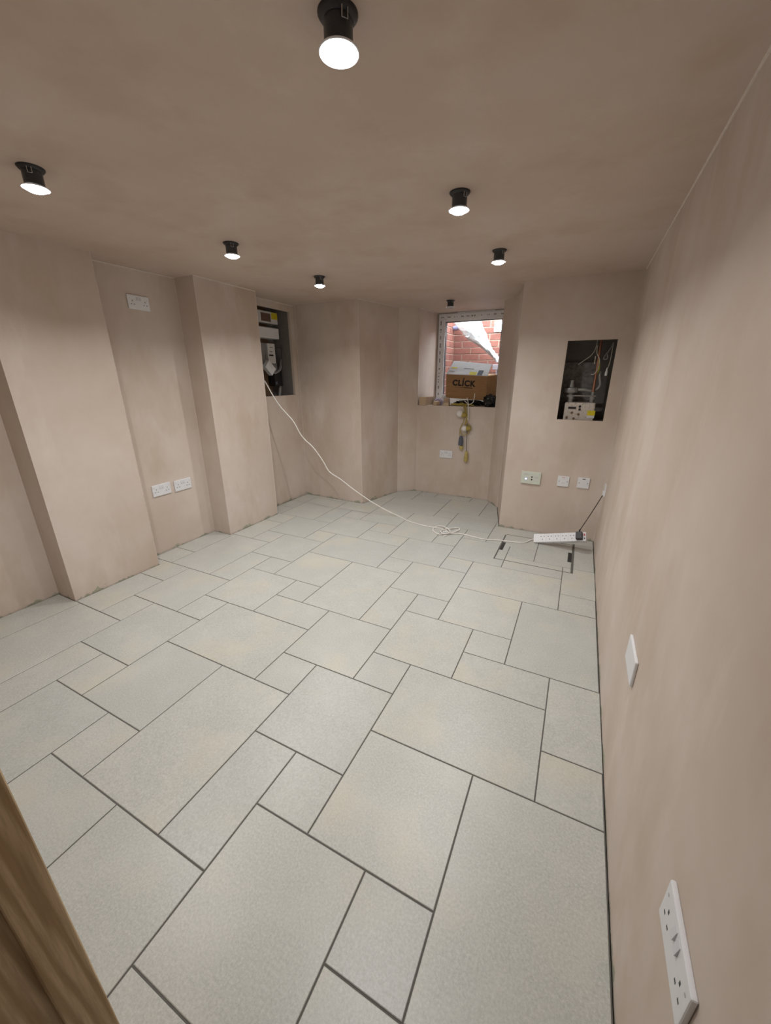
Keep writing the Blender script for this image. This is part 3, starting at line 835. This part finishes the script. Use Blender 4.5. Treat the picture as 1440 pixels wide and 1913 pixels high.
# lettering on the front
fx = (ftr - ftl).normalized(); fz = ((ftl + ftr) - (fbl + fbr)).normalized(); fy = fx.cross(fz) * -1
fn = fz.cross(fx).normalized()
if fn.y > 0: fn = -fn
fz = fn.cross(fx).normalized()
if fz.z < 0: fz = -fz
def front(u, vv): return fbl.lerp(fbr, u).lerp(ftl.lerp(ftr, u), vv)
def tmat(u, vv):
    p = (front(u, vv) + fn * 0.004) * S
    m = Matrix.Identity(4)
    for i in range(3): m[i][0] = fx[i]; m[i][1] = fz[i]; m[i][2] = fn[i]; m[i][3] = p[i]
    return box.matrix_basis.inverted() @ m
text('lettering', 'CLICK', 0.080, 'ink', box, tmat(0.445, 0.655), bold=0.0042)
text('lettering', '\u2122', 0.02, 'ink', box, tmat(0.70, 0.75))
def mark(u0, u1, v0, v1, skew=0.0):
    o = fn * 0.004
    q = [front(u0, v0), front(u1, v0), front(u1 + skew, v1), front(u0 + skew, v1)]
    MB().add([a + o for a in q] + [a - fn * 0.01 for a in q], [(0, 1, 2, 3), (7, 6, 5, 4), (0, 4, 5, 1), (1, 5, 6, 2), (2, 6, 7, 3), (3, 7, 4, 0)]).build('printed_mark', 'ink', box)
mark(0.425, 0.452, 0.80, 0.88, 0.012)
for k in range(9): mark(0.235 + k * 0.024, 0.249 + k * 0.024, 0.475, 0.50)
mark(0.455, 0.665, 0.468, 0.497)

# black bag under and beside the box
def lumpy(name, c, r, sq, seed, mat, label, cat):
    rg = random.Random(seed); m = MB()
    bm = bmesh.new(); bmesh.ops.create_icosphere(bm, subdivisions=4, radius=1.0)
    ph = [(rg.uniform(3, 9), rg.uniform(3, 9), rg.uniform(3, 9), rg.uniform(0, 6)) for _ in range(7)]
    for v in bm.verts:
        d = sum(abs(math.sin(p[0] * v.co.x + p[1] * v.co.y + p[2] * v.co.z + p[3])) for p in ph) / 7
        v.co = v.co * (0.50 + 0.78 * d)
    bm.verts.ensure_lookup_table()
    m.add([Vector((v.co.x * sq[0] * r + c[0], v.co.y * sq[1] * r + c[1], max(v.co.z * sq[2] * r + c[2], SZ))) for v in bm.verts], [[v.index for v in f.verts] for f in bm.faces])
    bm.free()
    return tag(m.build(name, mat, smooth=False), label, cat)
lumpy('black_bag', (-2.80, 16.95, SZ + 0.10), 1.0, (0.86, 0.56, 0.16), 5, 'bag', 'flattened black polythene bag under the cardboard box', 'bag')
lumpy('black_bag', (-1.56, 16.26, SZ + 0.26), 1.0, (0.36, 0.42, 0.34), 9, 'bag', 'crumpled black polythene bag bunched beside the cardboard box', 'bag')

# timber offcuts
def block(name, c, half, rz, rx, label, mat='offcut', ry=0):
    r = Matrix.Rotation(rz, 3, 'Z') @ Matrix.Rotation(rx, 3, 'X') @ Matrix.Rotation(ry, 3, 'Y')
    return tag(MB().obox(c, half, r).build(name, mat, bevel=0.012), label, 'wood offcut')
block('timber_offcut', (-5.10, 16.22, SZ + 0.22), (0.20, 0.50, 0.22), -0.16, 0, 'thick square timber offcut lying at the corner of the window sill')
block('timber_offcut', (-4.44, 15.98, SZ + 0.115), (0.12, 0.14, 0.10), -0.4, 0.0, 'small tilted timber offcut between the two larger pieces on the sill', ry=0.18)
wd = MB().add([(-3.97, 15.74, SZ), (-3.67, 15.74, SZ), (-3.86, 16.62, SZ), (-4.16, 16.62, SZ), (-3.97, 15.74, SZ + 0.17), (-3.67, 15.74, SZ + 0.17), (-3.90, 16.62, SZ + 0.37), (-4.20, 16.62, SZ + 0.37)],
     [(3, 2, 1, 0), (4, 5, 6, 7), (0, 1, 5, 4), (1, 2, 6, 5), (2, 3, 7, 6), (3, 0, 4, 7)]).build('timber_wedge', 'offcut', bevel=0.012)
tag(wd, 'pale wooden wedge propping the corner of the cardboard box', 'wood offcut')
lumpy('plastic_wrap', (-4.55, 16.62, SZ + 0.16), 1.0, (0.24, 0.28, 0.22), 21, 'lilac', 'crumpled lilac plastic wrapping behind the timber offcuts on the sill', 'plastic wrap')
bk = thing('white_bracket', 'small white plastic bracket by the foot of the window frame', 'bracket', (-4.30, 17.1, SZ))
MB().box((-4.52, 17.1, SZ), (-4.36, 17.3, SZ + 0.42)).build('upright', 'upvc', bk, bevel=0.015)
MB().box((-4.52, 17.0, SZ + 0.40), (-4.10, 17.3, SZ + 0.52)).build('cap', 'upvc', bk, bevel=0.02)

# ------------------------------------------------------------------ yellow festoon lights tangled on the sill and hanging down the wall
YH = 15.78
ft = thing('festoon_lights', 'yellow festoon cable tangled on the sill with its bulbs and plug hanging down', 'string lights', (-2.7, 15.7, SZ))
def hp(x, y, yy=15.66): return px(x, y, 1, yy)
rg = random.Random(4)
tang = []
for k in range(26):
    a = k * 1.9
    tang.append(Vector((-2.95 + 0.62 * math.cos(a) * rg.uniform(0.4, 1.15), 16.02 + 0.17 * math.sin(a) * rg.uniform(0.5, 1.1), SZ + 0.03 + 0.10 * rg.random())))
MB().tube(tang + [Vector((-2.75, 15.85, SZ + 0.10)), Vector((-2.72, 15.72, SZ + 0.02)), hp(872, 775), hp(871, 790), hp(869, 796)], 0.022, n=6, sub=6).build('tangled_cable', 'yellow', ft, smooth=True)
MB().tube([Vector((-3.3, 16.05, SZ + 0.05)), Vector((-3.05, 15.95, SZ + 0.17)), Vector((-2.85, 15.82, SZ + 0.12)), hp(866, 761, 15.7), hp(870, 768), hp(871, 783), hp(868, 793)], 0.022, n=6).build('drop_cable', 'yellow', ft, smooth=True)
MB().tube([Vector((-3.1, 16.1, SZ + 0.04)), Vector((-2.8, 15.85, SZ + 0.1)), hp(868, 760, 15.72), hp(867, 772), hp(866, 786), hp(862, 795), hp(859, 803), hp(863, 812), hp(872, 811), hp(879, 803), hp(878, 795), hp(872, 790)], 0.020, n=6).build('drop_cable', 'yellow', ft, smooth=True)
MB().tube([hp(859, 800), hp(858.5, 809), hp(859, 818)], 0.014, n=6).build('plug_cable', 'yellow', ft, smooth=True)
MB().tube([hp(873, 790), hp(872.5, 806), hp(871.5, 825), hp(871, 845)], 0.016, n=6).build('connector_cable', 'cord', ft, smooth=True)
MB().tube([Vector((-2.95, 16.3, SZ + 0.25)), Vector((-2.72, 16.0, SZ + 0.15)), Vector((-2.62, 15.80, SZ + 0.09)), hp(874.5, 760, 15.7), hp(874.5, 768), hp(874, 785)], 0.026, n=6).build('white_wire', 'white_cable', ft, smooth=True)
MB().tube([hp(873, 757, 15.9), hp(883, 752, 16.0), hp(886, 742, 16.1), hp(886.5, 735, 16.15)], 0.020, n=6).build('white_wire', 'white_cable', ft, smooth=True)
MB().tube([hp(875, 757, 15.85), hp(874, 750, 15.95), hp(872, 743, 16.05)], 0.020, n=6).build('white_wire', 'white_cable', ft, smooth=True)
for (bx_, by_), (hx, hy), rr_ in (((859, 773), (868, 775.5), 0.175), ((867.5, 800.5), (878, 800), 0.150)):
    c = hp(bx_, by_, 15.58); h = hp(hx, hy, 15.60)
    d = (h - c).normalized(); rq = Vector((0, 0, 1)).rotation_difference(d).to_matrix()
    MB().ball(c, rr_, (1, 1, 1.1), 20, rq).build('bulb', 'bulb', ft, smooth=True)
    hd = MB().lathe([(0.135, 0.0), (0.145, 0.04), (0.12, 0.14), (0.07, 0.22)], n=16)
    hd.v = [c + d * (rr_ * 0.72) + rq @ v for v in hd.v]
    hd.build('lamp_holder', 'yellow', ft, smooth=True)
c = hp(860.5, 826); pg = MB().lathe([(0.05, 0.34), (0.10, 0.26), (0.115, 0.10), (0.13, 0.0), (0.125, -0.16)], tuple(c), n=16); pg.build('plug', 'slate', ft, smooth=True)
c2 = hp(861.5, 837); MB().lathe([(0.10, 0.12), (0.10, -0.06), (0.085, -0.09)], tuple(c2), n=16).build('plug_cap', 'yellow_pale', ft, smooth=True)
c3 = hp(870.5, 852); MB().lathe([(0.04, 0.26), (0.08, 0.18), (0.085, 0.02), (0.11, 0.0), (0.11, -0.26), (0.08, -0.32)], tuple(c3), n=16).build('connector', 'yellow_pale', ft, smooth=True)

# ------------------------------------------------------------------ gas meter opening
cv = struct('wall_meter_recess_back', MB().box((0.9, 13.55, 4.2), (3.05, 13.7, 7.0)), 'block')
struct('floor_meter_recess', MB().box((0.9, 12.2, 4.4), (4.03, 13.7, 4.80)), 'dark_board')
def gp(x, y, yy=12.75): return px(x, y, 1, yy)
YM = 12.50
a = gp(1050, 786, YM); b = gp(1113, 753, YM)
gm = thing('gas_meter', 'dusty white gas meter with its pipes in the right wall opening', 'gas meter', ((a.x + b.x) / 2, YM, 4.80))
zt = b.z
MB().box((a.x, YM, 4.79), (b.x, YM + 0.7, zt)).build('meter_case', 'meter', gm, bevel=0.06, seg=2)
def gbox(name, mat, x0, y0, x1, y1, dep=0.02):
    p, q = gp(x0, y1, YM), gp(x1, y0, YM)
    return MB().box((p.x, YM - dep, p.z), (q.x, YM + 0.01, q.z)).build(name, mat, gm)
gbox('display', 'slot', 1061, 760, 1076, 763.5)
gbox('label', 'label_yellow', 1096, 767.5, 1112, 776)
gbox('label', 'paper', 1095, 776, 1110, 781, 0.015)
for q in ((1083, 759.5), (1082.5, 765)):
    MB().lathe([(0.045, 0), (0.045, 0.03)], tuple(gp(q[0], q[1], YM - 0.02)), axis='y', n=14).build('button', 'slot', gm)
for q in ((1068, 771), (1080, 774), (1058, 780), (1071, 782)):
    MB().lathe([(0.05, 0), (0.05, 0.02)], tuple(gp(q[0], q[1], YM - 0.012)), axis='y', n=12).build('stain', 'brown_board', gm)
for q in (1064, 1104):
    p = gp(q, 755, YM + 0.3)
    MB().lathe([(0.09, zt - 0.02), (0.09, zt + 0.12), (0.12, zt + 0.12), (0.12, zt + 0.22), (0.07, zt + 0.22), (0.07, zt + 0.4)], (p.x, YM + 0.3, 0), n=14).build('union', 'grey_metal', gm, smooth=True)
pp = gm
MB().tube([gp(1104, 755, 12.8), gp(1107, 735, 12.8), gp(1113, 700, 12.85), gp(1118, 670, 12.9), gp(1123.5, 634, 12.95), gp(1127, 615, 13.0)], 0.055, n=10).build('riser', 'copper', pp, smooth=True)
p = gp(1066, 728, 12.8)
MB().lathe([(0.07, -0.55), (0.07, -0.3), (0.12, -0.3), (0.12, -0.12), (0.26, -0.10), (0.28, 0.0), (0.26, 0.06), (0.12, 0.10), (0.08, 0.28), (0.08, 0.36)], tuple(p), n=20).build('regulator', 'grey_metal', pp, smooth=True)
MB().tube([gp(1066, 728, 12.8), gp(1082, 728, 12.8), gp(1092, 728, 12.8), gp(1103, 730, 12.85), gp(1115, 727, 12.9), gp(1121, 718, 12.9), gp(1120, 704, 12.9), gp(1121, 694, 12.95)], 0.06, n=10).build('flexible_pipe', 'grey_metal', pp, smooth=True)
MB().tube([gp(1058, 739, 12.7), gp(1085, 739.5, 12.7), gp(1113, 740, 12.7)], 0.025, n=6, sub=1).build('meter_bracket', 'steel', pp)
wr2 = thing('meter_wiring', 'thin pale wires looping in the gas meter opening', 'wires', (3.0, 12.8, 6.5))
MB().tube([gp(1117, 632, 12.8), gp(1112, 652, 12.8), gp(1104, 664, 12.8), gp(1093, 672, 12.85), gp(1080, 681, 12.9)], 0.014, n=6).build('wire', 'dull_wire', wr2, smooth=True)
MB().tube([gp(1116, 645, 12.7), gp(1115, 660, 12.7), gp(1120, 672, 12.7), gp(1116, 690, 12.7), gp(1109, 699, 12.7), gp(1104, 699, 12.75)], 0.016, n=6).build('wire', 'dull_wire', wr2, smooth=True)
MB().tube([gp(1145, 642, 12.8), gp(1137, 656, 12.8), gp(1129, 666, 12.8), gp(1128, 671, 12.8), gp(1134, 670, 12.8), gp(1135, 662, 12.8)], 0.022, n=6).build('wire', 'grey_box', wr2, smooth=True)
p = gp(1132.5, 697, 12.6)
MB().lathe([(0.045, -0.1), (0.055, 0.0), (0.03, 0.12), (0.016, 0.2)], tuple(p), n=12).build('tag', 'paper', wr2, smooth=True)
MB().tube([gp(1134, 692, 12.6), gp(1138, 680, 12.62), gp(1141, 668, 12.7), gp(1146, 640, 12.8)], 0.014, n=6).build('wire', 'dull_wire', wr2, smooth=True)
p, q = gp(1109, 680, 12.8), gp(1113.5, 665, 12.8)
MB().box((p.x, 12.8, p.z), (q.x, 12.95, q.z)).build('connector_block', 'dull_wire', wr2, bevel=0.01)
MB().tube([gp(1119, 672, 12.85), gp(1119, 688, 12.85), gp(1114, 700, 12.85)], 0.035, n=8).build('earth_wire', 'olive_wire', wr2, smooth=True)

# ------------------------------------------------------------------ fuse board opening
XBK = -12.05
struct('wall_fuse_board_back', MB().box((-12.2, 8.9, 5.0), (XBK, 11.55, 9.8)), 'brown_board')
struct('floor_fuse_recess', MB().box((-12.2, 8.88, 5.1), (-11.14, 12.37, 5.50)), 'dark_board')
struct('wall_fuse_recess_cheek', MB().box((-12.2, 12.12, 5.5), (-11.14, 12.37, T)), 'dark_board')
def fp(x, y, xx=-11.7): return px(x, y, 0, xx)
def fbox(parent, name, mat, x0, y0, x1, y1, xf, dep, bevel=0.0, left=None):
    """box on the board whose front (towards the room) is at x=xf; corners from the photo"""
    p, q = fp(x0, y0, xf), fp(x1, y1, xf)
    ya = left if left is not None else min(p.y, q.y)
    return MB().box((xf - dep, ya, min(p.z, q.z)), (xf, max(p.y, q.y), max(p.z, q.z))).build(name, mat, parent, bevel=bevel)
cu = thing('consumer_unit', 'white consumer unit with yellow sticker in the left wall opening', 'consumer unit', (-11.9, 10.0, 7.5))
fbox(cu, 'upper_case', 'paper', 482, 578, 519, 607, -11.62, 0.43, 0.02, left=9.0)
fbox(cu, 'brown_window', 'label_brown', 487, 583, 506, 601.5, -11.60, 0.03)
fbox(cu, 'yellow_sticker', 'label_yellow', 506.5, 584, 518, 598, -11.60, 0.03)
fbox(cu, 'front_cover', 'white', 486, 609, 522, 634, -11.45, 0.60, 0.04, left=9.0)
em = thing('electricity_meter', 'pale electricity meter with small display below the consumer unit', 'electricity meter', (-11.9, 10.4, 6.5))
fbox(em, 'meter_case', 'paper', 499, 641, 516, 679, -11.68, 0.37, 0.03)
fbox(em, 'display', 'slot', 503, 662, 511, 665.5, -11.66, 0.03)
for yy in (648, 656): fbox(em, 'printed_line', 'grey_box', 504, yy, 509, yy + 2, -11.67, 0.02)
gbx = thing('grey_enclosure', 'grey enclosure beside the electricity meter', 'enclosure', (-11.9, 9.7, 6.5))
fbox(gbx, 'case', 'grey_box', 488, 640, 498, 690, -11.72, 0.33, 0.02, left=9.0)
jc = thing('junction_box', 'small white box hanging tilted below the electricity meter', 'box', (-11.6, 9.9, 6.2))
c = fp(502, 688, -11.5)
r = Matrix.Rotation(math.radians(-42), 3, 'X')
MB().obox(c, (0.12, 0.30, 0.20), r).build('case', 'white', jc, bevel=0.02)
MB().obox(c + Vector((0.01, 0, 0)) + r @ Vector((0, 0.0, 0.15)), (0.125, 0.30, 0.08), r).build('lid', 'paper', jc, bevel=0.015)
cf = thing('supply_cutout', 'black service cut-out at the bottom of the fuse board opening', 'cut-out', (-11.9, 11.0, 5.5))
fbox(cf, 'body', 'black', 512, 692, 529, 721, -11.6, 0.45, 0.04)
fbox(cf, 'seal', 'slate', 515, 713, 519, 718, -11.58, 0.04)
MB().tube([fp(523, 721, -11.8), fp(523, 730, -11.8), fp(522, 742, -11.8)], 0.09, n=10).build('supply_cable', 'grey_metal', cf, smooth=True)
mc = thing('meter_tails', 'grey meter tails looping between meter and cut-out', 'cables', (-11.8, 10.6, 6.0))
for k in range(4):
    MB().tube([fp(506 + 3 * k, 679, -11.75), fp(508 + 3 * k, 690 + k, -11.65), fp(513 + 2.5 * k, 697 - k, -11.55), fp(520 + 1.5 * k, 693 - 2 * k, -11.55), fp(524, 684 - 3 * k, -11.7), fp(524 + k, 670, -11.85)], 0.045, n=8).build('tail', 'grey_box', mc, smooth=True)
MB().tube([fp(516, 650, -11.7), fp(524, 651, -11.6), fp(527, 656, -11.7), fp(526, 690, -11.8)], 0.04, n=8).build('tail', 'gasket', mc, smooth=True)
